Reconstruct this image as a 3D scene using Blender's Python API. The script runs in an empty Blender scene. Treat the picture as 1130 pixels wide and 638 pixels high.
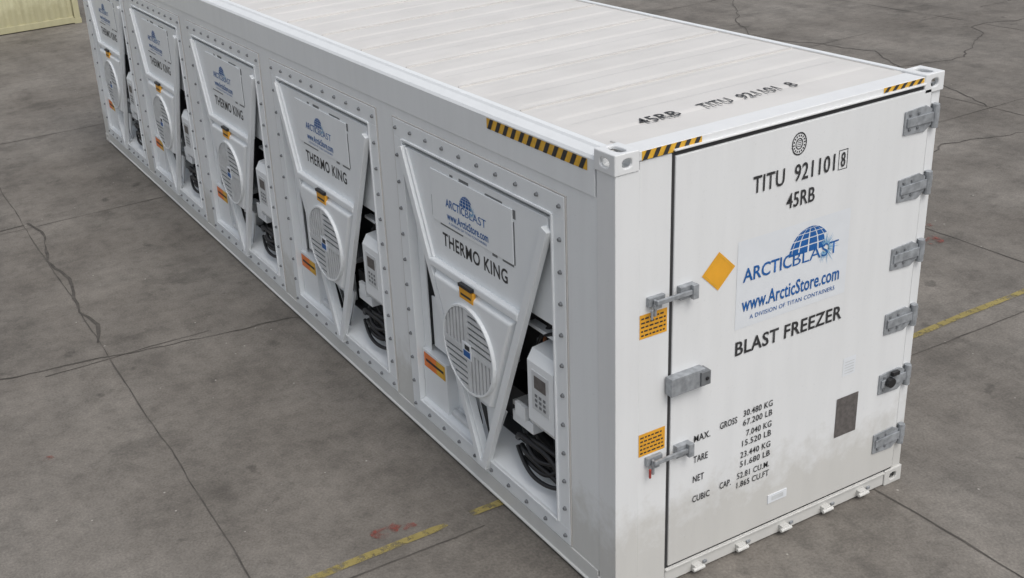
import bpy, bmesh, math, random
from mathutils import Vector, Matrix, noise
random.seed(7)
sc=bpy.context.scene
L=12.192; Wd=2.438; Ht=2.896
COL=sc.collection

# ---------------------------------------------------------------- materials
def newmat(name):
    m=bpy.data.materials.new(name); m.use_nodes=True
    nt=m.node_tree; b=nt.nodes['Principled BSDF']
    return m,nt,b
def N(nt,t,**kw):
    n=nt.nodes.new(t)
    for k,v in kw.items(): setattr(n,k,v)
    return n
def flat(name,col,rough=0.5,metal=0.0,var=0.12,scale=9.0):
    m,nt,b=newmat(name)
    tc=N(nt,'ShaderNodeTexCoord'); no=N(nt,'ShaderNodeTexNoise'); no.inputs['Scale'].default_value=scale; no.inputs['Detail'].default_value=3
    nt.links.new(tc.outputs['Object'],no.inputs['Vector'])
    r=N(nt,'ShaderNodeValToRGB'); r.color_ramp.elements[0].position=0.3; r.color_ramp.elements[1].position=0.7
    r.color_ramp.elements[0].color=tuple(c*(1-var) for c in col)+(1,); r.color_ramp.elements[1].color=tuple(min(1,c*(1+var*0.5)) for c in col)+(1,)
    nt.links.new(no.outputs['Fac'],r.inputs['Fac']); nt.links.new(r.outputs['Color'],b.inputs['Base Color'])
    b.inputs['Roughness'].default_value=rough; b.inputs['Metallic'].default_value=metal
    return m
def mul(nt,a,bv,fac=1.0):
    x=N(nt,'ShaderNodeMix',data_type='RGBA',blend_type='MULTIPLY'); x.inputs['Factor'].default_value=fac
    nt.links.new(a,x.inputs['A']); nt.links.new(bv,x.inputs['B']); return x.outputs['Result']
def ramp(nt,src,stops):
    r=N(nt,'ShaderNodeValToRGB'); e=r.color_ramp.elements
    while len(e)<len(stops): e.new(0.5)
    for i,(p,c) in enumerate(stops):
        e[i].position=p; e[i].color=(c,c,c,1) if not isinstance(c,tuple) else c+(1,)
    nt.links.new(src,r.inputs['Fac']); return r.outputs['Color']
def noisetex(nt,scale,vec,detail=4,rough=0.55):
    n=N(nt,'ShaderNodeTexNoise'); n.inputs['Scale'].default_value=scale; n.inputs['Detail'].default_value=detail; n.inputs['Roughness'].default_value=rough
    nt.links.new(vec,n.inputs['Vector']); return n.outputs['Fac']
def mapping(nt,src,scale):
    m=N(nt,'ShaderNodeMapping'); m.inputs['Scale'].default_value=scale; nt.links.new(src,m.inputs['Vector']); return m.outputs['Vector']
def paint(name,col,dirt=0.25,streak=(3,3,0.35),rough=0.42,grime=True,sdirt=0.30):
    m,nt,b=newmat(name)
    g=N(nt,'ShaderNodeNewGeometry'); pos=g.outputs['Position']
    base=N(nt,'ShaderNodeRGB'); base.outputs[0].default_value=col+(1,)
    a=ramp(nt,noisetex(nt,0.9,pos,3),[(0.3,1-dirt*0.35),(0.7,1.0)])
    s=ramp(nt,noisetex(nt,3,mapping(nt,pos,streak),3),[(0.32,1-dirt*sdirt),(0.60,1.0)])
    f=ramp(nt,noisetex(nt,60,pos,2),[(0.22,1-dirt*0.5),(0.36,1.0)])
    c=mul(nt,mul(nt,mul(nt,base.outputs[0],a),s),f)
    if grime:
        sp=N(nt,'ShaderNodeSeparateXYZ'); nt.links.new(pos,sp.inputs[0])
        ad=N(nt,'ShaderNodeMath',operation='MULTIPLY_ADD'); nt.links.new(noisetex(nt,5,pos,4,0.65),ad.inputs[0]); ad.inputs[1].default_value=-0.8; nt.links.new(sp.outputs['Z'],ad.inputs[2])
        gr=ramp(nt,ad.outputs[0],[(0.0,(0.66,0.63,0.57)),(0.28,(1,1,1))]); c=mul(nt,c,gr,0.6)
    nt.links.new(c,b.inputs['Base Color'])
    b.inputs['Roughness'].default_value=rough
    bp=N(nt,'ShaderNodeBump'); bp.inputs['Strength'].default_value=0.10; bp.inputs['Distance'].default_value=0.02
    nt.links.new(noisetex(nt,1.6,pos,1),bp.inputs['Height']); nt.links.new(bp.outputs['Normal'],b.inputs['Normal'])
    return m
M_white=paint('white_paint',(0.765,0.78,0.785),0.12)
M_side=paint('side_white_paint',(0.80,0.825,0.835),0.11)
M_roof=paint('roof_paint',(0.69,0.675,0.65),0.17,streak=(0.8,1.2,1),rough=0.5,grime=False,sdirt=0.35)
M_seam=paint('seam_paint',(0.60,0.585,0.56),0.25,streak=(2,2,1),rough=0.55,grime=False)
M_unit=paint('unit_white_paint',(0.80,0.83,0.845),0.08,grime=False)
M_stick=flat('label_film',(0.74,0.77,0.80),0.3,var=0.03)
M_film=flat('door_label_film',(0.72,0.75,0.78),0.3,var=0.03)
M_inner=flat('recess_shade_paint',(0.20,0.21,0.22),0.5)  # grey darkened to put shade into the recess walls and floor
M_black=flat('black_rubber',(0.016,0.016,0.018),0.42,var=0.3)
M_ink=flat('black_ink',(0.035,0.035,0.037),0.6,var=0.3,scale=30)
M_dark=flat('dark_shade_and_underfloor',(0.022,0.023,0.025),0.6,var=0.5)  # near-black colour paints shade into recess backs, gaps and holes; also underfloor
M_steel=flat('galvanised_steel',(0.34,0.36,0.38),0.45,metal=0.25,var=0.3,scale=25)
M_bolt=flat('bolt_steel',(0.18,0.19,0.20),0.45,metal=0.2,scale=20)
M_grille=flat('grille_paint',(0.60,0.62,0.63),0.45)
M_fanback=flat('fan_backing_grey',(0.12,0.125,0.13),0.6)  # mid-grey disc behind the fan slats
M_yel=flat('hazard_yellow',(0.74,0.42,0.04),0.45,var=0.2,scale=20)
M_or=flat('orange_label',(0.80,0.20,0.03),0.45)
M_tag=flat('amber_tag',(0.78,0.38,0.03),0.45,var=0.1)
M_blue=flat('blue_print',(0.012,0.11,0.36),0.45)
M_lblue=flat('light_blue_print',(0.22,0.45,0.68),0.45)
M_plate=flat('id_plate_metal',(0.125,0.115,0.11),0.5,var=0.3,scale=40)
M_red=flat('red_paint',(0.35,0.05,0.04),0.6)
M_cop=flat('copper_pipe',(0.45,0.2,0.1),0.4,metal=0.7)
M_beige=paint('beige_container_paint',(0.60,0.58,0.38),0.3)
M_gasket=flat('door_gasket',(0.035,0.035,0.037),0.7)

# ---------------------------------------------------------------- mesh builder
class MB:
    def __init__(s): s.v=[];s.f=[];s.m=[];s.mats=[]
    def mi(s,mat):
        if mat not in s.mats: s.mats.append(mat)
        return s.mats.index(mat)
    def poly(s,pts,mat):
        i=len(s.v); s.v+= [tuple(p) for p in pts]; s.f.append(tuple(range(i,i+len(pts)))); s.m.append(s.mi(mat))
    def box(s,x0,x1,y0,y1,z0,z1,mat):
        i=len(s.v)
        s.v+=[(x0,y0,z0),(x1,y0,z0),(x1,y1,z0),(x0,y1,z0),(x0,y0,z1),(x1,y0,z1),(x1,y1,z1),(x0,y1,z1)]
        for q in ((3,2,1,0),(4,5,6,7),(0,1,5,4),(1,2,6,5),(2,3,7,6),(3,0,4,7)):
            s.f.append(tuple(i+a for a in q)); s.m.append(s.mi(mat))
    def prism(s,a,b,mat):
        n=len(a); i=len(s.v); s.v+=[tuple(p) for p in a]+[tuple(p) for p in b]
        k=s.mi(mat)
        s.f.append(tuple(range(i,i+n))); s.m.append(k)
        s.f.append(tuple(range(i+2*n-1,i+n-1,-1))); s.m.append(k)
        for j in range(n):
            s.f.append((i+j,i+n+j,i+n+(j+1)%n,i+(j+1)%n)); s.m.append(k)
    def cyl(s,c,axis,r,h,mat,n=16,r2=None):
        r2=r if r2 is None else r2
        A=Vector(axis).normalized(); U=A.orthogonal().normalized(); V=A.cross(U); c=Vector(c)
        a=[c+U*r*math.cos(t)+V*r*math.sin(t) for t in [2*math.pi*k/n for k in range(n)]]
        b=[c+A*h+U*r2*math.cos(t)+V*r2*math.sin(t) for t in [2*math.pi*k/n for k in range(n)]]
        s.prism(a,b,mat)
    def sprism(s,pts,x0,x1,mat):
        s.prism([(x0,y,z) for y,z in pts],[(x1,y,z) for y,z in pts],mat)
    def fprism(s,pts,y0,y1,mat):
        s.prism([(x,y0,z) for x,z in pts],[(x,y1,z) for x,z in pts],mat)
    def obj(s,name,parent=None,bevel=0,loc=(0,0,0)):
        me=bpy.data.meshes.new(name); me.from_pydata(s.v,[],s.f)
        for m in s.mats: me.materials.append(m)
        me.polygons.foreach_set('material_index',s.m)
        bm=bmesh.new(); bm.from_mesh(me); bmesh.ops.recalc_face_normals(bm,faces=bm.faces); bm.to_mesh(me); bm.free()
        me.update()
        return mkobj(name,me,parent,bevel,loc)
def mkobj(name,me,parent=None,bevel=0,loc=(0,0,0)):
    o=bpy.data.objects.new(name,me); COL.objects.link(o); o.location=loc
    if parent: o.parent=parent
    if bevel:
        b=o.modifiers.new('bevel','BEVEL'); b.width=bevel; b.segments=2; b.limit_method='ANGLE'; b.angle_limit=math.radians(40)
    return o
def empty(name,loc=(0,0,0),parent=None):
    o=bpy.data.objects.new(name,None); COL.objects.link(o); o.location=loc
    if parent:o.parent=parent
    return o

def text(s,face,u0,u1,v0,v1,d,mat,name,parent,bold=0.0,loc=(0,0,0),sp=1.0):
    c=bpy.data.curves.new(name,'FONT'); c.body=s; c.offset=bold; c.resolution_u=3; c.space_character=sp
    t=bpy.data.objects.new(name,c); COL.objects.link(t); bpy.context.view_layer.update()
    me=bpy.data.meshes.new_from_object(t); bpy.data.objects.remove(t)
    xs=[v.co.x for v in me.vertices]; ys=[v.co.y for v in me.vertices]
    x0,x1,y0,y1=min(xs),max(xs),min(ys),max(ys)
    sg = -1 if face=='side' else 1
    w=(u1-u0)*sg
    for v in me.vertices:
        X=(v.co.x-x0)/(x1-x0)*w; Y=v0+(v.co.y-y0)/(y1-y0)*(v1-v0)
        if face=='side': v.co=(-d,u0-X,Y)
        elif face=='front': v.co=(u0+X,-d,Y)
        else: v.co=(u0+X,Y,d)
    me.materials.clear(); me.materials.append(mat)
    return mkobj(name,me,parent,0,loc)
def onface(face,u,v,d):
    return (-d,u,v) if face=='side' else ((u,-d,v) if face=='front' else (u,v,d))
def hazard(mb,face,u0,u1,v0,v1,d,n):
    mb.poly([onface(face,u,v,d) for u,v in ((u0,v0),(u1,v0),(u1,v1),(u0,v1))],M_yel)
    w=(u1-u0)/n; sl=w*0.40
    for i in range(n):
        a=u0+w*i+w*0.05; b=a+w*0.45
        lo=[a,b]; hi=[a+sl,b+sl]
        if face=='side': lo,hi=hi,lo
        pts=[(lo[0],v0),(lo[1],v0),(hi[1],v1),(hi[0],v1)]
        mb.poly([onface(face,min(max(u,u0),u1),v,d+0.0015) for u,v in pts],M_ink)
def logo(mb,face,cu,cv,r,d):
    sg=-1 if face=='side' else 1
    def P(x,y,dd=0): return onface(face,cu+sg*x*r,cv+y*r,d+dd)
    lats=[0,17,34,51,68,86]; lons=[-88,-60,-32,-4,24,52,80]
    for i in range(len(lats)-1):
        for j in range(len(lons)-1):
            if lons[j]>40 and lats[i]<30: continue
            a0,a1=[math.radians(x) for x in (lats[i]+1.4,lats[i+1]-1.4)]; b0,b1=[math.radians(x) for x in (lons[j]+2.2,lons[j+1]-2.2)]
            pts=[]
            for k in range(4): b=b0+(b1-b0)*k/3; pts.append((math.sin(b)*math.cos(a0),math.sin(a0)))
            for k in range(4): b=b1+(b0-b1)*k/3; pts.append((math.sin(b)*math.cos(a1),math.sin(a1)))
            mb.poly([P(x,y) for x,y in pts],M_blue)
    for k in range(26):
        t=math.radians(-140+k*10.5+random.uniform(-3,3)); l=random.uniform(0.40,0.80)
        ox,oy=0.78,-0.05
        w=0.022
        p0=(ox+0.14*math.cos(t),oy+0.14*math.sin(t)); e=(ox+l*math.cos(t),oy+l*math.sin(t))
        nx,ny=-math.sin(t)*w,math.cos(t)*w
        mb.poly([P(p0[0]-nx,p0[1]-ny,0.0008),P(p0[0]+nx,p0[1]+ny,0.0008),P(*e,0.0008)],M_lblue)
def rect(mb,face,u0,u1,v0,v1,d,mat): mb.poly([onface(face,u,v,d) for u,v in ((u0,v0),(u1,v0),(u1,v1),(u0,v1))],mat)

def boolean(obj,cutters):
    for c in cutters:
        m=obj.modifiers.new('b','BOOLEAN'); m.object=c; m.operation='DIFFERENCE'; m.solver='EXACT'
    bpy.context.view_layer.update()
    dg=bpy.context.evaluated_depsgraph_get()
    me=bpy.data.meshes.new_from_object(obj.evaluated_get(dg))
    obj.modifiers.clear(); obj.data=me
    for c in cutters: bpy.data.objects.remove(c)

def casting(parent,ix,iy,iz,mat,l=L,h=Ht):
    a,b,c=0.162,0.178,0.118
    e=0.006
    x0=-e if ix==0 else Wd+e-a; y0=-e if iy==0 else l+e-b; z0=0 if iz==0 else h-c
    mb=MB(); mb.box(x0,x0+a,y0,y0+b,z0,z0+c,mat); o=mb.obj('corner_casting',parent,0)
    inn=MB(); t=0.022; inn.box(x0+t,x0+a-t,y0+t,y0+b-t,z0+t,z0+c-t,M_dark); ci=inn.obj('c')
    cut=[ci]
    def oval(center,U,V,A,ru,rv,dep):
        pts=[]
        for k in range(24):
            t=2*math.pi*k/24
            cu=math.copysign(abs(math.cos(t))**0.75,math.cos(t))*ru; cv=math.copysign(abs(math.sin(t))**0.75,math.sin(t))*rv
            pts.append(Vector(center)+Vector(U)*cu+Vector(V)*cv)
        m=MB(); m.prism([p-Vector(A)*dep for p in pts],[p+Vector(A)*dep for p in pts],M_dark); return m.obj('c')
    xc,yc,zc=x0+a/2,y0+b/2,z0+c/2
    cut.append(oval((x0 if ix==0 else x0+a,yc,zc),(0,1,0),(0,0,1),(1,0,0),0.040,0.026,0.035))
    cut.append(oval((xc,y0 if iy==0 else y0+b,zc),(1,0,0),(0,0,1),(0,1,0),0.032,0.026,0.035))
    cut.append(oval((xc,yc,z0+c if iz else z0),(0,1,0),(1,0,0),(0,0,1),0.060,0.032,0.035))
    boolean(o,cut)
    bv=o.modifiers.new('bevel','BEVEL'); bv.width=0.006; bv.segments=2; bv.limit_method='ANGLE'; bv.angle_limit=math.radians(60)
    return o

# ================================================================ container
C=empty('blast_freezer_container')
for ix in (0,1):
    for iy in (0,1):
        for iz in (0,1): casting(C,ix,iy,iz,M_white)
DF=-0.006
dd0=-DF
fb=MB()
fb.box(0.002,0.165,0.0,0.16,0.118,Ht-0.118,M_white)
fb.box(0.165,0.380,0.004,0.12,0.02,2.825,M_white)
fb.box(2.362,Wd-0.002,0.008,0.16,0.118,Ht-0.118,M_white)
fb.box(0.158,2.28,-0.002,0.14,2.83,2.884,M_white)
fb.box(0.380,2.28,-0.020,-0.002,2.838,2.850,M_white)
fb.box(0.380,2.276,0.0,0.14,0.012,0.118,M_white)
fb.box(0.380,2.276,-0.012,-0.0,0.10,0.116,M_white)
fb.obj('end_frame',C,0.004)
db=MB()
db.box(0.398,2.345,DF,0.06,0.136,2.806,M_white)
db.obj('door_leaf',C,0.006)
gb=MB()
gb.box(0.380,0.3975,0.003,0.06,0.120,2.828,M_gasket)
gb.box(0.3975,2.358,0.005,0.06,2.8065,2.828,M_gasket)
gb.box(2.3455,2.3615,0.012,0.06,0.122,2.8065,M_gasket)
gb.box(0.3975,2.3455,0.003,0.06,0.120,0.1355,M_gasket)
gb.obj('door_gasket',C,0.002)
hb=MB()
for i,z in enumerate((2.63,2.20,1.745,1.29,0.85,0.395)):
    hb.fprism([(2.125,z-0.075),(2.30,z-0.085),(2.355,z-0.05),(2.355,z+0.05),(2.30,z+0.08),(2.125,z+0.07)],DF-0.010,DF-0.001,M_steel)
    hb.fprism([(2.14,z-0.028),(2.36,z-0.03),(2.36,z+0.03),(2.14,z+0.028)],DF-0.020,DF-0.0105,M_steel)
    hb.cyl((2.385,-0.012,z-0.075),(0,0,1),0.023,0.15,M_steel,14)
    hb.box(2.385,2.432,-0.010,0.007,z-0.045,z+0.045,M_steel)
    for dx in (2.165,2.235):
        for dz in (-0.045,0.045): hb.cyl((dx,DF-0.010,z+dz),(0,-1,0),0.010,0.008,M_bolt,8)
hb.cyl((2.20,DF-0.020,0.86),(0,-1,0),0.035,0.03,M_black,12)
hb.box(2.21,2.27,DF-0.045,DF-0.020,0.90,0.93,M_black)
hb.obj('door_hinges',C,0.003)
lb=MB()
for z in (2.0,0.965):
    lb.box(0.215,0.33,-0.020,0.004,z-0.03,z+0.025,M_steel)
    lb.box(0.24,0.29,-0.042,-0.020,z-0.04,z-0.012,M_steel)
    lb.box(0.245,0.50,-0.058,-0.042,z-0.012,z+0.016,M_steel)
    lb.box(0.42,0.53,-0.040,DF,z-0.038,z+0.042,M_steel)
    lb.box(0.49,0.53,-0.066,-0.040,z-0.042,z+0.045,M_steel)
    lb.cyl((0.25,-0.03,z-0.085),(0,0,1),0.009,0.10,M_steel,10)
    lb.cyl((0.225,-0.035,z-0.10),(0,0,1),0.008,0.06,M_red if z<1.5 else M_steel,8)
lb.box(0.352,0.60,-0.062,DF,1.375,1.49,M_steel)
lb.box(0.56,0.63,-0.074,DF,1.385,1.475,M_bolt)
lb.cyl((0.60,-0.074,1.43),(0,-1,0),0.012,0.008,M_black,12)
lb.obj('door_latches',C,0.004)
sb=MB()
for x in (0.62,0.98,1.35,1.72,2.05):
    sb.box(x-0.03,x+0.03,-0.036,0.0,0.03,0.07,M_white)
    sb.cyl((x-0.045,-0.036,0.048),(1,0,0),0.013,0.09,M_white,10)
    sb.box(x+0.06,x+0.09,-0.012,-0.0005,0.04,0.06,M_steel)
sb.obj('sill_lugs',C,0.003)
D1=dd0+0.0015; D2=dd0+0.003; D3=dd0+0.0045
dd=MB()
rect(dd,'front',0.86,1.74,1.63,2.19,D1,M_film)
logo(dd,'front',1.42,1.985,0.165,D2)
dd.poly([onface('front',u,v,D2) for u,v in ((0.72,1.93),(0.842,2.05),(0.72,2.17),(0.598,2.05))],M_tag)
for q in range(4):
    a=[(0.72,1.945),(0.827,2.05),(0.72,2.155),(0.613,2.05)]; b=[(0.72,1.951),(0.821,2.05),(0.72,2.149),(0.619,2.05)]
    r_=(q+1)%4; dd.poly([onface('front',*a[q],D2+0.001),onface('front',*a[r_],D2+0.001),onface('front',*b[r_],D2+0.001),onface('front',*b[q],D2+0.001)],M_yel)
rect(dd,'front',1.755,1.945,0.575,0.865,D2,M_plate)
rect(dd,'front',1.785,1.895,1.02,1.15,D1,M_stick)
for k in range(5): rect(dd,'front',1.80,1.88,1.035+k*0.02,1.041+k*0.02,D2,M_grille)
dd.box(1.20,1.36,DF-0.006,DF-0.0005,0.285,0.345,M_stick)
rect(dd,'front',1.23,1.33,0.300,0.330,dd0+0.007,M_grille)
for z0,z1 in ((1.775,1.925),(1.005,1.155)):
    rect(dd,'front',0.17,0.362,z0,z1,-0.002,M_tag)
    for k in range(5):
        zz=z1-0.025-k*0.026
        u=0.18
        while u<0.34:
            w=random.uniform(0.012,0.03); rect(dd,'front',u,min(u+w,0.352),zz-0.005,zz+0.005,-0.0008,M_ink); u+=w+0.008
n=28
for r0,r1 in ((0.052,0.060),(0.024,0.030)):
    for k in range(n):
        a,b=2*math.pi*k/n,2*math.pi*(k+1)/n
        dd.poly([onface('front',1.285+r*math.cos(t)*0.95,2.685+r*math.sin(t)*1.15,D1) for r,t in ((r0,a),(r1,a),(r1,b),(r0,b))],M_ink)
for k in range(16):
    a=2*math.pi*k/16
    dd.poly([onface('front',1.285+0.041*math.cos(t)*r,2.685+0.048*math.sin(t)*r,D1) for t,r in ((a,0.88),(a+0.2,0.88),(a+0.2,1.12),(a,1.12))],M_ink)
for k in range(4): rect(dd,'front',1.268,1.302,2.668+k*0.011,2.672+k*0.011,D1,M_ink)
hazard(dd,'front',0.172,0.575,2.832,2.882,0.0035,6)
hazard(dd,'front',1.935,2.272,2.852,2.882,0.0035,5)
for q in ((1.605,1.610,2.452,2.575),(1.673,1.678,2.452,2.575),(1.610,1.673,2.570,2.575),(1.610,1.673,2.452,2.457)): rect(dd,'front',*q,D1,M_ink)
dd.obj('door_decals',C)
T=lambda s,u0,u1,v0,v1,mat=M_ink,**k: text(s,'front',u0,u1,v0,v1,D3,mat,'door_lettering',C,**k)
T('TITU  921101',0.95,1.575,2.46,2.565,bold=0.012,sp=1.06); T('8',1.624,1.658,2.468,2.56,bold=0.01)
T('45RB',1.21,1.43,2.305,2.40,bold=0.012,sp=1.05)
T('ARCTIC',0.905,1.28,1.925,2.012,M_blue,bold=0.014); T('BLAST',1.29,1.655,1.925,2.008,M_blue,bold=-0.004)
T('www.ArcticStore.com',0.905,1.68,1.735,1.83,M_blue,bold=0.014,sp=1.03)
T('A DIVISION OF TITAN CONTAINERS',0.97,1.65,1.675,1.703,M_blue,sp=1.1)
T('BLAST FREEZER',0.87,1.73,1.455,1.55,bold=0.018,sp=1.06)
for s,u0,u1,z in (('MAX.',0.575,0.70,0.99),('GROSS',0.775,0.91,1.01),('TARE',0.575,0.685,0.845),('NET',0.575,0.66,0.705),('CUBIC',0.575,0.71,0.56),('CAP.',0.79,0.88,0.575)):
    T(s,u0,u1,z-0.022,z+0.025,bold=0.012,sp=1.08)
for i,(s,x0) in enumerate((('30.480 KG',0.96),('67.200 LB',0.96),('7.040 KG',0.99),('15.520 LB',0.96),('23.440 KG',0.95),('51.680 LB',0.95),('52.81 CU.M.',0.93),('1.865 CU.FT',0.93))):
    z=1.035-(i//2)*0.147-(i%2)*0.066
    T(s,x0,1.195,z-0.022,z+0.022,bold=0.008,sp=1.08)

# --- roof
zr=2.870
P0,PR=0.35,0.72
def roofz(y):
    if y<P0 or y>L-0.3: return 0
    p=((y-P0)%PR)
    q=(p/(PR/2))%1.0
    return 0.006*max(0,min(1,(0.36-abs(q-0.5))/0.10))
ys=[0.13]; y=0.13
while y<L-0.13:
    y+=0.015; ys.append(min(y,L-0.13))
xs=[0.080,0.15,0.22]+[0.22+0.2*k for k in range(1,10)]+[2.218,2.288,2.358]
V=[];F=[]
for yy in ys:
    for xx in xs:
        e=max(0,min(1,min(xx-0.15,2.288-xx)/0.07))
        dent=0.003*noise.noise(Vector((xx*1.3,yy*1.3,0)))*e
        V.append((xx,yy,zr+roofz(yy)*e+dent))
nx=len(xs)
for j in range(len(ys)-1):
    for i in range(nx-1):
        a=j*nx+i; F.append((a,a+1,a+nx+1,a+nx))
me=bpy.data.meshes.new('roof_sheet'); me.from_pydata(V,[],F); me.materials.append(M_roof); mkobj('roof_sheet',me,C)
rb=MB()
rb.box(0.165,2.273,0.1415,0.252,2.850,2.8815,M_roof)
rb.box(0.165,2.273,L-0.16,L-0.0605,2.862,2.882,M_roof)
k=P0+PR
while k<L-0.4:
    rb.box(0.13,2.308,k-0.006,k+0.006,2.860,2.8785,M_seam); k+=PR
rb.box(0.116,0.122,0.255,L-0.2,2.86,2.8745,M_seam); rb.box(2.316,2.322,0.255,L-0.2,2.86,2.8745,M_seam)
rb.obj('roof_seams',C,0.002)
tr=MB()
prof=[(0.0,2.615),(0.0,2.825),(0.012,2.842),(0.060,2.866),(0.072,2.879),(0.112,2.879),(0.112,2.60),(0.03,2.60)]
tr.prism([(x,0.174,z) for x,z in prof],[(x,L-0.174,z) for x,z in prof],M_side)
prof2=[(Wd-x,z) for x,z in prof]
tr.prism([(x,0.174,z) for x,z in prof2],[(x,L-0.174,z) for x,z in prof2],M_side)
tr.obj('top_side_rails',C,0.003)
br=MB()
prof=[(-0.012,0.02),(-0.012,0.032),(0.0,0.038),(0.0,0.150),(0.02,0.158),(0.10,0.158),(0.10,0.02)]
br.prism([(x,0.174,z) for x,z in prof],[(x,L-0.174,z) for x,z in prof],M_side)
prof2=[(Wd-x,z) for x,z in prof]
br.prism([(x,0.174,z) for x,z in prof2],[(x,L-0.174,z) for x,z in prof2],M_side)
br.obj('bottom_side_rails',C,0.003)
td=MB(); hazard(td,'side',0.235,1.245,2.752,2.818,0.002,12)
td.obj('rail_hazard_tape',C)
text('45RB','roof',0.49,0.77,0.37,0.47,zr+0.010,M_ink,'roof_lettering',C,bold=0.006,sp=1.06)
text('TITU  921101  8','roof',0.94,1.66,0.37,0.47,zr+0.010,M_ink,'roof_lettering',C,bold=0.006,sp=1.06)
# --- side walls
wb=MB()
PITCH=2.35; Y0,Y1=0.56,2.40; Z0,Z1=0.28,2.41
X0,X1=0.006,0.06
edges=[(Y0+PITCH*k,Y1+PITCH*k) for k in range(5)]
prev=0.160
for a,b in edges:
    wb.box(X0,X1,prev,a,0.158,2.615,M_side)
    wb.box(X0,X1,a,b,0.158,Z0,M_side); wb.box(X0,X1,a,b,Z1,2.615,M_side)
    prev=b
wb.box(X0,X1,prev,L-0.16,0.158,2.615,M_side)
wb.obj('side_wall',C,0.0)
ob=MB()
ob.box(0.0025,0.16,L-0.16,L-0.002,0.118,Ht-0.118,M_side); ob.box(Wd-0.16,Wd-0.0025,L-0.16,L-0.002,0.118,Ht-0.118,M_side)
ob.box(0.16,Wd-0.16,L-0.06,L-0.004,0.02,2.86,M_side)
ob.box(Wd-0.06,Wd-0.006,0.162,L-0.162,0.158,2.60,M_side)
ob.box(0.10,Wd-0.10,0.16,L-0.1,0.03,0.15,M_dark)
ob.box(0.62,Wd-0.07,0.14,L-0.1,0.16,2.60,M_side)
ob.obj('body_shell',C,0.0)

# ================================================================ refrigeration unit
def hose(name,pts,r,mat,parent):
    c=bpy.data.curves.new(name,'CURVE'); c.dimensions='3D'; c.bevel_depth=r; c.bevel_resolution=3; c.resolution_u=8
    sp=c.splines.new('NURBS'); sp.points.add(len(pts)-1)
    for p,q in zip(sp.points,pts): p.co=(q[0],q[1],q[2],1)
    sp.use_endpoint_u=True; sp.order_u=4
    c.materials.append(mat)
    o=bpy.data.objects.new(name,c); COL.objects.link(o); o.parent=parent
    return o
def strut(mb,a,b,w,x0,x1,mat):
    a=Vector(a);b=Vector(b);d=(b-a).normalized();n=Vector((-d.y,d.x))*w/2
    mb.sprism([tuple(a-n),tuple(b-n),tuple(b+n),tuple(a+n)],x0,x1,mat)
u=MB()
fo=(0.45,2.52,0.165,2.535); fi=(0.565,2.395,0.285,2.405)
for a in ((fo[0],fo[1],fi[3],fo[3]),(fo[0],fo[1],fo[2],fi[2]),(fo[0],fi[0],fi[2],fi[3]),(fi[1],fo[1],fi[2],fi[3])):
    u.box(-0.006,0.005,a[0],a[1],a[2],a[3],M_unit)
for a in ((fo[0]-0.012,fo[1]+0.012,fo[3]+0.001,fo[3]+0.012),(fo[0]-0.012,fo[0]-0.001,fo[2],fo[3]),(fo[1]+0.001,fo[1]+0.012,fo[2],fo[3])):
    u.box(-0.003,0.005,*a,M_seam)
u.box(-0.016,0.12,fi[0]-0.004,fi[0]+0.012,fi[2],fi[3],M_unit); u.box(-0.016,0.12,fi[1]-0.012,fi[1]+0.004,fi[2],fi[3],M_unit)
u.box(-0.016,0.12,fi[0]+0.012,fi[1]-0.012,fi[3]-0.012,fi[3]+0.004,M_unit); u.box(-0.020,0.12,fi[0]+0.012,fi[1]-0.012,fi[2]-0.004,fi[2]+0.014,M_unit)
frame=u
bo=MB()
def bolt(y,z,x=-0.006): bo.cyl((x,y,z),(-1,0,0),0.0155,0.015,M_bolt,8,0.010)
for k in range(12):
    z=0.22+k*(2.47-0.22)/11; bolt(0.495,z); bolt(2.478,z)
for k in range(1,9):
    y=0.495+k*(2.478-0.495)/9; bolt(y,2.478); bolt(y,0.215)
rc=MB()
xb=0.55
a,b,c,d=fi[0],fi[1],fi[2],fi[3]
rc.poly([(xb,a,c),(xb,b,c),(xb,b,d),(xb,a,d)],M_dark)  # backing coloured dark so the gaps look black, shade painted in
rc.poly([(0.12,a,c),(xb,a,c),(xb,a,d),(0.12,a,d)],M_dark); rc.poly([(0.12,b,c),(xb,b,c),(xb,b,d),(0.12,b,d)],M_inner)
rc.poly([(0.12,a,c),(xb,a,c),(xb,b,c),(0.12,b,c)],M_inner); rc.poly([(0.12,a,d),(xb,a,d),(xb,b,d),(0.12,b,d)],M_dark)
def Ls(z): return 2.375-(2.36-z)*(0.885/2.10)
def Rs(z): return 0.60+(2.30-z)*(0.82/2.05)
up=MB()
up.sprism([(Ls(1.62),1.62),(Rs(1.62),1.62),(Rs(2.28),2.28),(0.62,2.36),(2.34,2.36)],-0.004,0.02,M_unit)
up.box(0.055,0.070,0.578,2.382,1.62,2.392,M_unit)
up.box(0.055,0.070,2.29,2.382,0.30,1.619,M_unit)
up.sprism([(2.25,1.619),(2.25,0.85),(Ls(0.85)+0.10,0.85),(Ls(1.619)+0.04,1.619)],0.10,0.12,M_unit)
up.sprism([(2.28,1.2),(2.28,0.78),(2.10,0.78),(2.10,1.2)],0.085,0.0985,M_unit)
strut(up,(2.375,2.36),(1.49,0.26),0.062,-0.045,0.0,M_unit)
strut(up,(2.325,2.36),(1.44,0.26),0.012,-0.022,0.03,M_unit)
strut(up,(0.60,2.30),(1.42,0.25),0.062,-0.045,0.0,M_unit)
strut(up,(0.65,2.30),(1.47,0.25),0.012,-0.022,0.03,M_unit)
up.box(-0.046,0.0,1.40,1.51,0.215,0.27,M_unit)
up.box(-0.012,-0.004,0.985,1.995,1.93,2.30,M_unit)
z0,z1=0.74,1.60
g=0.045
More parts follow.
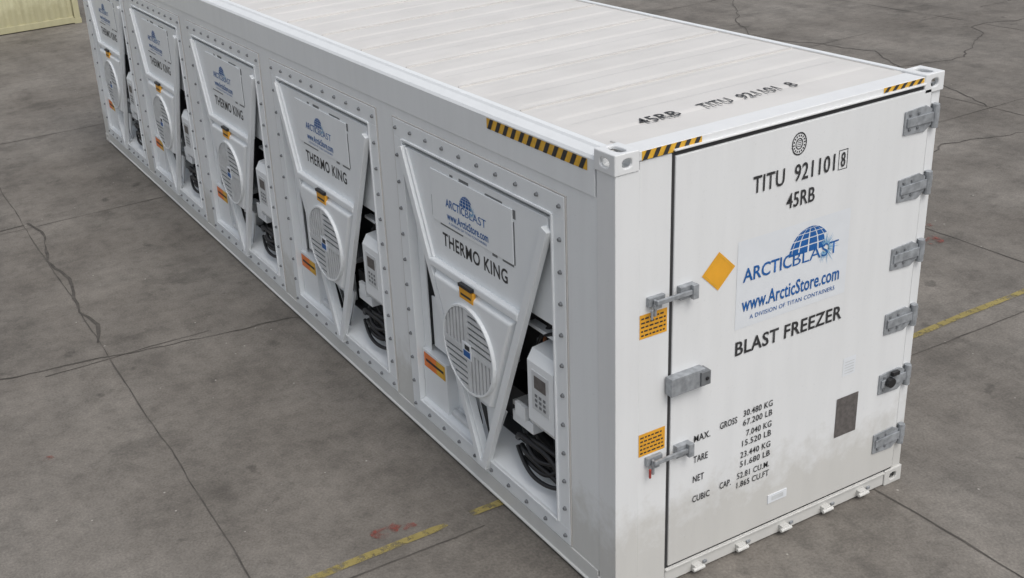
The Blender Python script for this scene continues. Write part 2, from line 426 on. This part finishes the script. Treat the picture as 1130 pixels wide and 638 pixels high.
def trap(za,zb,dl=0): return [(Ls(za)-g-dl,za),(Rs(za)+g+dl,za),(Rs(zb)+g+dl,zb),(Ls(zb)-g-dl,zb)]
sh=MB()
A=[(0.03,y,z) for y,z in trap(z0,z1)]; B=[(-0.060,y,z) for y,z in trap(z0+0.05,z1-0.07,0.03)]
sh.prism(A,B,M_unit)
sh.sprism([(Ls(1.6)-0.03,1.575),(Rs(1.6)+0.03,1.575),(Rs(1.6)+0.03,1.635),(Ls(1.6)-0.03,1.635)],-0.050,0.0,M_unit)
fc=(1.50,1.13); R0=0.335
n=40
def circ(r,x): return [(x,fc[0]+r*math.cos(2*math.pi*k/n),fc[1]+r*math.sin(2*math.pi*k/n)) for k in range(n)]
fan=MB()
a_,b_,c_,d_=circ(R0,-0.060),circ(R0-0.006,-0.082),circ(R0-0.02,-0.082),circ(R0-0.02,-0.0635)
for q,w in ((a_,b_),(b_,c_),(c_,d_)):
    for k in range(n): fan.poly([q[k],q[(k+1)%n],w[(k+1)%n],w[k]],M_unit)
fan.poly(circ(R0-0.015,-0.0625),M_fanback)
ns=14; r=R0-0.018
for k in range(ns):
    t=-r+(k+0.5)*2*r/ns; hl=math.sqrt(max(0,r*r-t*t)); w=2*r/ns*0.31
    if hl<0.02: continue
    for sgn in (1,-1):
        if (t>0)==(sgn>0):
            fan.box(-0.078,-0.068,fc[0]+t-w,fc[0]+t+w,*(sorted((fc[1]+sgn*0.012,fc[1]+sgn*hl))),M_grille)
        else:
            fan.box(-0.0775,-0.068,*(sorted((fc[0]+sgn*0.012,fc[0]+sgn*hl))),fc[1]+t-w,fc[1]+t+w,M_grille)
fan.box(-0.080,-0.066,fc[0]-0.012,fc[0]+0.012,fc[1]-r,fc[1]+r,M_grille)
fan.box(-0.0795,-0.066,fc[0]-r,fc[0]+r,fc[1]-0.012,fc[1]+0.012,M_grille)
fan.box(-0.086,-0.080,fc[0]-0.055,fc[0]+0.055,fc[1]-0.06,fc[1]+0.06,M_stick)
fan.box(-0.088,-0.086,fc[0]-0.045,fc[0]+0.04,fc[1]-0.045,fc[1]+0.0,M_blue)
fan.box(-0.088,-0.086,fc[0]-0.04,fc[0]+0.02,fc[1]+0.01,fc[1]+0.045,M_ink)
fan.box(-0.066,-0.040,1.42,1.59,1.50,1.58,M_tag)
fan.box(-0.080,-0.051,1.42,1.58,1.590,1.612,M_black)
fan.box(-0.068,-0.066,1.44,1.57,1.525,1.54,M_ink)
lo=MB()
lo.sprism([(Ls(0.72)-0.03,0.72),(Rs(0.72)+0.03,0.72),(1.47,0.30),(1.455,0.30)],0.06,0.075,M_unit)
lo.sprism([(Ls(0.60)-0.045,0.64),(Ls(0.60)-0.12,0.64),(1.48,0.38)],0.055,0.0585,M_dark)  # dark sliver painted as the shade of an opening
lo.poly([(0.0,0.58,0.302),(0.0,2.38,0.302),(0.22,2.38,0.40),(0.22,0.58,0.40)],M_unit)
lo.box(0.03,0.30,2.02,2.372,0.305,0.74,M_unit)
lo.box(0.12,0.34,1.86,2.02,0.34,0.60,M_unit)
lo.cyl((0.06,1.98,0.36),(0,-1,0),0.03,0.30,M_grille,12)
lo.poly([(0.0275,y,z) for y,z in ((2.355,0.60),(2.17,0.60),(2.17,0.72),(2.355,0.72))],M_or)
lo.poly([(0.0275,y,z) for y,z in ((2.17,0.60),(2.04,0.60),(2.04,0.72),(2.17,0.72))],M_yel)
lo.poly([(0.0265,y,z) for y,z in ((2.33,0.65),(2.06,0.65),(2.06,0.672),(2.33,0.672))],M_ink)
lo.box(0.20,0.5,1.75,2.36,0.75,0.80,M_unit)
lo.box(0.14,0.5,0.58,1.30,0.74,0.775,M_unit)
lo.box(0.05,0.14,0.92,1.16,0.72,0.80,M_unit)
lo.box(0.03,0.06,0.98,1.10,0.80,0.90,M_unit)
lo.cyl((0.30,0.98,0.775),(0,0,1),0.10,0.24,M_black,20); lo.cyl((0.30,0.98,1.015),(0,0,1),0.07,0.05,M_black,20)
lo.box(0.20,0.42,0.66,1.05,1.20,1.30,M_black)
lo.box(0.10,0.16,0.66,1.02,1.475,1.50,M_unit)
lo.box(0.12,0.20,0.72,0.98,1.56,1.60,M_bolt)
lo.cyl((0.22,0.60,1.52),(0,1,0),0.030,0.5,M_bolt,14)
lo.cyl((0.16,0.92,0.80),(0,0,1),0.014,0.68,M_cop,10)
lo.cyl((0.13,0.95,0.80),(0,0,1),0.009,0.60,M_bolt,10)
lo.box(0.3,0.48,1.2,1.7,0.45,0.72,M_black)
lo.box(0.10,0.2,0.62,0.70,0.44,0.58,M_unit)
cb=MB()
prof=[(0.20,0.86),(0.01,0.86),(-0.012,0.90),(-0.012,1.33),(0.03,1.40),(0.20,1.42)]
cb.prism([(x,0.590,z) for x,z in prof],[(x,0.870,z) for x,z in prof],M_unit)
cb.box(-0.016,-0.012,0.635,0.82,1.00,1.28,M_grille)
cb.box(-0.019,-0.016,0.665,0.79,1.16,1.25,M_plate)
for k in range(3):
    for j in range(3): cb.box(-0.019,-0.016,0.67+j*0.045,0.695+j*0.045,1.03+k*0.035,1.05+k*0.035,M_bolt)
lf=MB()
logo(lf,'side',1.53,2.135,0.085,0.0135)
for (ya,yb,za,zb) in ((0.972,0.984,1.93,2.22),(0.99,1.12,1.912,1.928),(1.18,1.24,1.908,1.928),(1.6,1.9,1.915,1.928),(1.50,1.62,2.302,2.322),(1.1,1.3,2.302,2.314),(1.996,2.008,1.95,2.1),(0.955,0.984,2.24,2.30),(1.7,1.74,2.302,2.318)):
    lf.poly([(-0.0055,ya,za),(-0.0055,yb,za),(-0.0055,yb,zb),(-0.0055,ya,zb)],M_bolt)  # painted shadow edges and dark marks around the label plate
UNIT=empty('refrigeration_unit_1',(0,0,0),C)
parts=[frame.obj('mounting_flange',UNIT,0.003),bo.obj('flange_bolts',UNIT),rc.obj('recess',UNIT),up.obj('cover_and_struts',UNIT,0.004),sh.obj('fan_shroud',UNIT,0.012),fan.obj('fan_grille',UNIT,0.0),lo.obj('machinery',UNIT,0.004),cb.obj('control_box',UNIT,0.006),lf.obj('unit_logo_edge_shade',UNIT)]
TS=lambda s,u0,u1,v0,v1,mat,d=0.0140,**k: parts.append(text(s,'side',u0,u1,v0,v1,d,mat,'unit_lettering',UNIT,**k))
TS('THERMO KING',1.88,1.07,1.765,1.865,M_ink,d=0.0055,bold=0.018,sp=1.09)
TS('ARCTIC',1.80,1.555,2.075,2.135,M_blue,bold=0.012); TS('BLAST',1.545,1.29,2.075,2.132,M_blue,bold=-0.004)
TS('www.ArcticStore.com',1.79,1.27,1.985,2.045,M_blue,bold=0.012)
TS('A DIVISION OF TITAN CONTAINERS',1.77,1.29,1.955,1.972,M_blue)
hoses=[([(0.10,1.18,0.55),(0.05,1.10,0.66),(0.08,0.95,0.60),(0.06,0.80,0.66),(0.10,0.66,0.52),(0.05,0.62,0.44)],0.022),
([(0.14,1.20,0.46),(0.04,1.05,0.56),(0.05,0.85,0.50),(0.12,0.68,0.44),(0.10,0.60,0.38)],0.020),
([(0.10,1.12,0.42),(0.05,0.95,0.48),(0.05,0.78,0.42),(0.14,0.70,0.55),(0.2,0.9,0.68)],0.018),
([(0.2,1.15,0.75),(0.08,1.08,0.60),(0.04,0.92,0.53),(0.06,0.75,0.57),(0.12,0.64,0.62),(0.2,0.62,0.80)],0.016),
([(0.2,1.25,0.60),(0.10,1.12,0.60),(0.07,0.90,0.68),(0.08,0.72,0.66),(0.16,0.60,0.60)],0.018),
([(0.22,1.20,0.44),(0.16,1.00,0.44),(0.14,0.82,0.46),(0.18,0.64,0.44)],0.045),
([(0.26,1.22,0.58),(0.20,1.00,0.56),(0.18,0.82,0.58),(0.22,0.62,0.56)],0.045),
([(0.08,1.16,0.50),(0.02,0.98,0.43),(0.03,0.82,0.39),(0.08,0.66,0.42),(0.10,0.62,0.50)],0.015),
([(0.25,2.2,0.8),(0.12,1.95,0.75),(0.10,1.85,0.62),(0.2,1.75,0.5)],0.014),
([(0.10,1.86,0.74),(0.08,1.80,0.60),(0.12,1.72,0.50),(0.10,1.68,0.40)],0.016),
([(0.2,0.75,1.6),(0.10,0.9,1.5),(0.12,1.0,1.3),(0.2,1.05,1.1)],0.014),
([(0.14,0.62,1.60),(0.08,0.75,1.52),(0.10,0.85,1.44),(0.16,0.96,1.46)],0.012)]
for p,r_ in hoses: parts.append(hose('hose',p,r_,M_black,UNIT))
for k in range(1,5):
    E=empty('refrigeration_unit_%d'%(k+1),(0,PITCH*k,0),C)
    for o in parts:
        q=o.copy(); q.parent=E; COL.objects.link(q)

# ================================================================ ground
def ground_mat():
    m,nt,b=newmat('worn_concrete')
    tc=N(nt,'ShaderNodeTexCoord'); pos=tc.outputs['Object']
    base=ramp(nt,noisetex(nt,0.28,pos,7,0.68),[(0.34,(0.135,0.121,0.105)),(0.5,(0.182,0.166,0.146)),(0.66,(0.225,0.208,0.185))])
    a=ramp(nt,noisetex(nt,1.7,pos,6,0.75),[(0.36,0.80),(0.50,1.0),(0.64,1.12)])
    s=ramp(nt,noisetex(nt,0.9,mapping(nt,pos,(1.8,0.25,1)),4,0.6),[(0.38,0.88),(0.58,1.03)])
    m2=ramp(nt,noisetex(nt,8,pos,4,0.7),[(0.36,0.86),(0.50,1.0),(0.68,1.08)])
    f=ramp(nt,noisetex(nt,55,pos,2,0.7),[(0.3,0.76),(0.7,1.16)])
    c=mul(nt,mul(nt,mul(nt,mul(nt,base,a),s),m2),f)
    st=ramp(nt,noisetex(nt,0.8,mapping(nt,pos,(1.0,1.3,1)),6,0.7),[(0.57,1.0),(0.63,0.80)])
    c=mul(nt,c,st)
    sp=ramp(nt,noisetex(nt,3.2,pos,3,0.5),[(0.68,1.0),(0.73,0.66)])     # oil spots
    c=mul(nt,c,sp)
    v=N(nt,'ShaderNodeTexVoronoi'); v.inputs['Scale'].default_value=9.0; nt.links.new(pos,v.inputs['Vector'])
    lt=ramp(nt,v.outputs['Distance'],[(0.055,1.0),(0.085,0.0)])
    sep=N(nt,'ShaderNodeSeparateColor'); nt.links.new(v.outputs['Color'],sep.inputs[0])
    th=ramp(nt,sep.outputs[0],[(0.86,0.0),(0.88,1.0)])
    mm=N(nt,'ShaderNodeMath',operation='MULTIPLY'); nt.links.new(lt,mm.inputs[0]); nt.links.new(th,mm.inputs[1])
    mx=N(nt,'ShaderNodeMix',data_type='RGBA'); nt.links.new(mm.outputs[0],mx.inputs['Factor']); nt.links.new(c,mx.inputs['A']); mx.inputs['B'].default_value=(0.38,0.36,0.33,1)
    nt.links.new(mx.outputs['Result'],b.inputs['Base Color'])
    b.inputs['Roughness'].default_value=0.85
    bp=N(nt,'ShaderNodeBump'); bp.inputs['Strength'].default_value=0.4; bp.inputs['Distance'].default_value=0.01
    nt.links.new(noisetex(nt,30,pos,3,0.7),bp.inputs['Height']); nt.links.new(bp.outputs['Normal'],b.inputs['Normal'])
    return m
M_ground=ground_mat()
gm=MB(); gm.poly([(-400,-400,0),(400,-400,0),(400,400,0),(-400,400,0)],M_ground); gm.obj('concrete_ground')
M_crack=flat('crack_fill',(0.085,0.077,0.068),0.9,var=0.4,scale=12)
M_joint=flat('joint_fill',(0.092,0.083,0.074),0.9,var=0.4,scale=6)
def ribbon(mb,pts,w,mat,z,seed,wob=0.03,step=0.12,wv=0.5,gap=None):
    out=[]
    for (x0,y0),(x1,y1) in zip(pts[:-1],pts[1:]):
        d=Vector((x1-x0,y1-y0)); l=d.length; nn=max(1,int(l/step)); nrm=Vector((-d.y,d.x))/l
        for i in range(nn):
            t=i/nn; p=Vector((x0,y0))+d*t
            o=noise.noise(Vector((p.x*1.1+seed,p.y*1.1,seed)))*wob*1.5+noise.noise(Vector((p.x*5+seed,p.y*5,seed)))*wob*0.6
            ww=w*(1+wv*1.6*noise.noise(Vector((p.x*2.3,p.y*2.3,seed+9))))
            out.append((p+nrm*o,nrm,max(ww,w*0.15)))
    out.append((Vector(pts[-1]),nrm,w*0.5))
    for (p,n1,w1),(q,n2,w2) in zip(out[:-1],out[1:]):
        if gap is not None and noise.noise(Vector((p.x*0.8+seed,p.y*0.8,3)))<gap: continue
        mb.poly([(*(p-n1*w1/2),z),(*(q-n2*w2/2),z),(*(q+n2*w2/2),z),(*(p+n1*w1/2),z)],mat)
ck=MB()
xs_=[-1.8+4*k for k in range(-8,12)]
for i,x in enumerate(xs_):
    ribbon(ck,[(x,-20),(x,40)],0.011,M_joint,0.004,i*3.1,0.018,wv=0.7)
for i,y in enumerate([1.12+4*k for k in range(-5,10)]):
    ribbon(ck,[(-30,y),(45,y)],0.010,M_joint,0.0045,i*2.3+50,0.018,wv=0.7,gap=-0.25)
ribbon(ck,[(-1.76,9.3),(-1.66,8.9),(-1.78,7.9),(-1.70,7.2),(-1.80,6.3),(-1.75,5.9),(-1.82,5.5)],0.030,M_crack,0.005,3,0.04,0.07,0.9)
ribbon(ck,[(-3.0,5.35),(-1.85,5.18)],0.018,M_crack,0.0054,8,0.05,0.08)
ribbon(ck,[(-1.85,5.18),(-0.8,4.97),(0.0,4.85)],0.012,M_crack,0.0052,8,0.05,0.08)
ribbon(ck,[(-1.8,9.25),(-3.2,9.45)],0.022,M_crack,0.0056,9,0.06,0.08)
ribbon(ck,[(9.0,6.6),(10.5,7.4),(12.2,7.0),(14,8.2),(16,8.0)],0.018,M_joint,0.005,11,0.12,0.1)
ribbon(ck,[(7.2,3.9),(8.5,4.5),(9.6,4.2),(12,4.6)],0.016,M_joint,0.005,12,0.10,0.1)
ribbon(ck,[(10.2,5.2),(11.5,8.2),(11.0,10.5),(13.0,13)],0.016,M_joint,0.0053,13,0.12,0.1)
ck.obj('pavement_cracks')
def worn(name,col,thr):
    m,nt,b=newmat(name); tc=N(nt,'ShaderNodeTexCoord'); pos=tc.outputs['Object']
    f=ramp(nt,noisetex(nt,10,pos,5,0.75),[(thr-0.08,0.0),(thr+0.10,0.85)])
    tr_=N(nt,'ShaderNodeBsdfTransparent'); ms=N(nt,'ShaderNodeMixShader'); out=nt.nodes['Material Output']
    nt.links.new(f,ms.inputs[0]); nt.links.new(tr_.outputs[0],ms.inputs[1]); nt.links.new(b.outputs[0],ms.inputs[2]); nt.links.new(ms.outputs[0],out.inputs['Surface'])
    v=ramp(nt,noisetex(nt,4,pos,4),[(0.3,tuple(c*0.75 for c in col)),(0.7,col)]); nt.links.new(v,b.inputs['Base Color']); b.inputs['Roughness'].default_value=0.75
    return m
M_yl=worn('worn_yellow_paint',(0.37,0.30,0.10),0.42)
yl=MB()
def yy(x): return 1.245+0.016*(x+1.44)
ribbon(yl,[(-3.2,yy(-3.2)),(-0.45,yy(-0.45))],0.065,M_yl,0.008,21,0.01,0.1,0.1)
ribbon(yl,[(-0.25,yy(-0.25)+.01),(9.5,yy(9.5)+.01)],0.065,M_yl,0.008,21,0.01,0.1,0.1)
yl.obj('yellow_ground_line')
rp=MB()
def blob(mb,x,y,r,mat,z,sx=1.6):
    pts=[]
    for k in range(14):
        t=2*math.pi*k/14; rr=r*random.uniform(0.45,1.2); pts.append((x+rr*math.cos(t)*sx,y+rr*math.sin(t),z))
    mb.poly(pts,mat)
M_rw=worn('worn_red_paint',(0.30,0.08,0.06),0.54)
for i,(x,y,r_) in enumerate(((-0.83,1.42,0.07),(-0.66,1.38,0.04),(6.0,2.6,0.09),(6.25,2.9,0.05),(5.7,3.4,0.08),(-2.66,3.72,0.035),(5.4,3.1,0.04))): blob(rp,x,y,r_,M_rw,0.0095+i*0.0002)
rp.obj('red_paint_marks')

# ================================================================ beige container in the background
B=empty('shipping_container',(0,0,0))
bb=MB()
bx0,bx1,by0,by1,bh=1.94-12.192,1.94,22.0,24.438,2.59
pts=[]; x=bx0+0.14
while x<bx1-0.14:
    pts+= [(x,by0+0.01),(x+0.07,by0+0.01),(x+0.138,by0+0.046),(x+0.208,by0+0.046)]; x+=0.278
pts=[p for p in pts if p[0]<bx1-0.12]
for (xa,ya),(xb_,yb) in zip(pts[:-1],pts[1:]):
    bb.poly([(xa,ya,0.16),(xb_,yb,0.16),(xb_,yb,bh-0.1),(xa,ya,bh-0.1)],M_beige)
bb.box(bx0+0.15,bx1-0.15,by0,by0+0.06,bh-0.10,bh-0.01,M_beige); bb.box(bx0+0.15,bx1-0.15,by0,by0+0.06,0.02,0.16,M_beige)
for xa in (bx0,bx1-0.14):
    for ya in (by0,by1-0.14): bb.box(xa+0.003,xa+0.137,ya+0.003,ya+0.137,0.118,bh-0.118,M_beige)
    for ya in (by0-0.004,by1-0.174):
        for za in (0,bh-0.118): bb.box(xa-0.012,xa+0.154,ya,ya+0.178,za,za+0.118,M_beige)
bb.box(bx0+0.03,bx1-0.03,by0+0.08,by1-0.02,0.14,bh-0.03,M_beige)
bb.obj('container_body',B,0.006)

# ================================================================ light
w=bpy.data.worlds.new('World'); sc.world=w; w.use_nodes=True; nt=w.node_tree
bg=nt.nodes['Background']
sky=nt.nodes.new('ShaderNodeTexSky'); sky.sky_type='NISHITA'; sky.sun_disc=False
el,az=math.radians(57),math.radians(176)
sky.sun_elevation=el; sky.sun_rotation=az; sky.air_density=1.0; sky.dust_density=4.0; sky.ozone_density=1.0
hs=nt.nodes.new('ShaderNodeHueSaturation'); hs.inputs['Saturation'].default_value=0.35
nt.links.new(sky.outputs[0],hs.inputs['Color']); nt.links.new(hs.outputs[0],bg.inputs['Color'])
bg.inputs['Strength'].default_value=0.15
sd=bpy.data.lights.new('sun','SUN'); sd.energy=0.9; sd.angle=math.radians(35); sd.color=(1.0,0.97,0.93)
so=bpy.data.objects.new('sun',sd); COL.objects.link(so)
dirv=Vector((math.sin(az)*math.cos(el),math.cos(az)*math.cos(el),math.sin(el)))
so.rotation_euler=dirv.to_track_quat('Z','Y').to_euler(); so.location=dirv*30

# ================================================================ camera
cd=bpy.data.cameras.new('camera'); co=bpy.data.objects.new('camera',cd); COL.objects.link(co)
Rm=Matrix(((0.888119,0.236886,-0.393865),(-0.452764,0.303526,-0.838378),(-0.079052,0.922907,0.37682)))
co.matrix_world=Matrix.Translation((-3.487098,-4.492754,4.824519))@Rm.to_4x4()
cd.sensor_width=36; cd.lens=36*1260.699/1130; cd.shift_x=147.578/1130; cd.shift_y=-59.101/1130; cd.clip_end=2000; cd.clip_start=0.05
sc.camera=co
sc.view_settings.view_transform='Standard'; sc.view_settings.look='None'; sc.view_settings.exposure=0
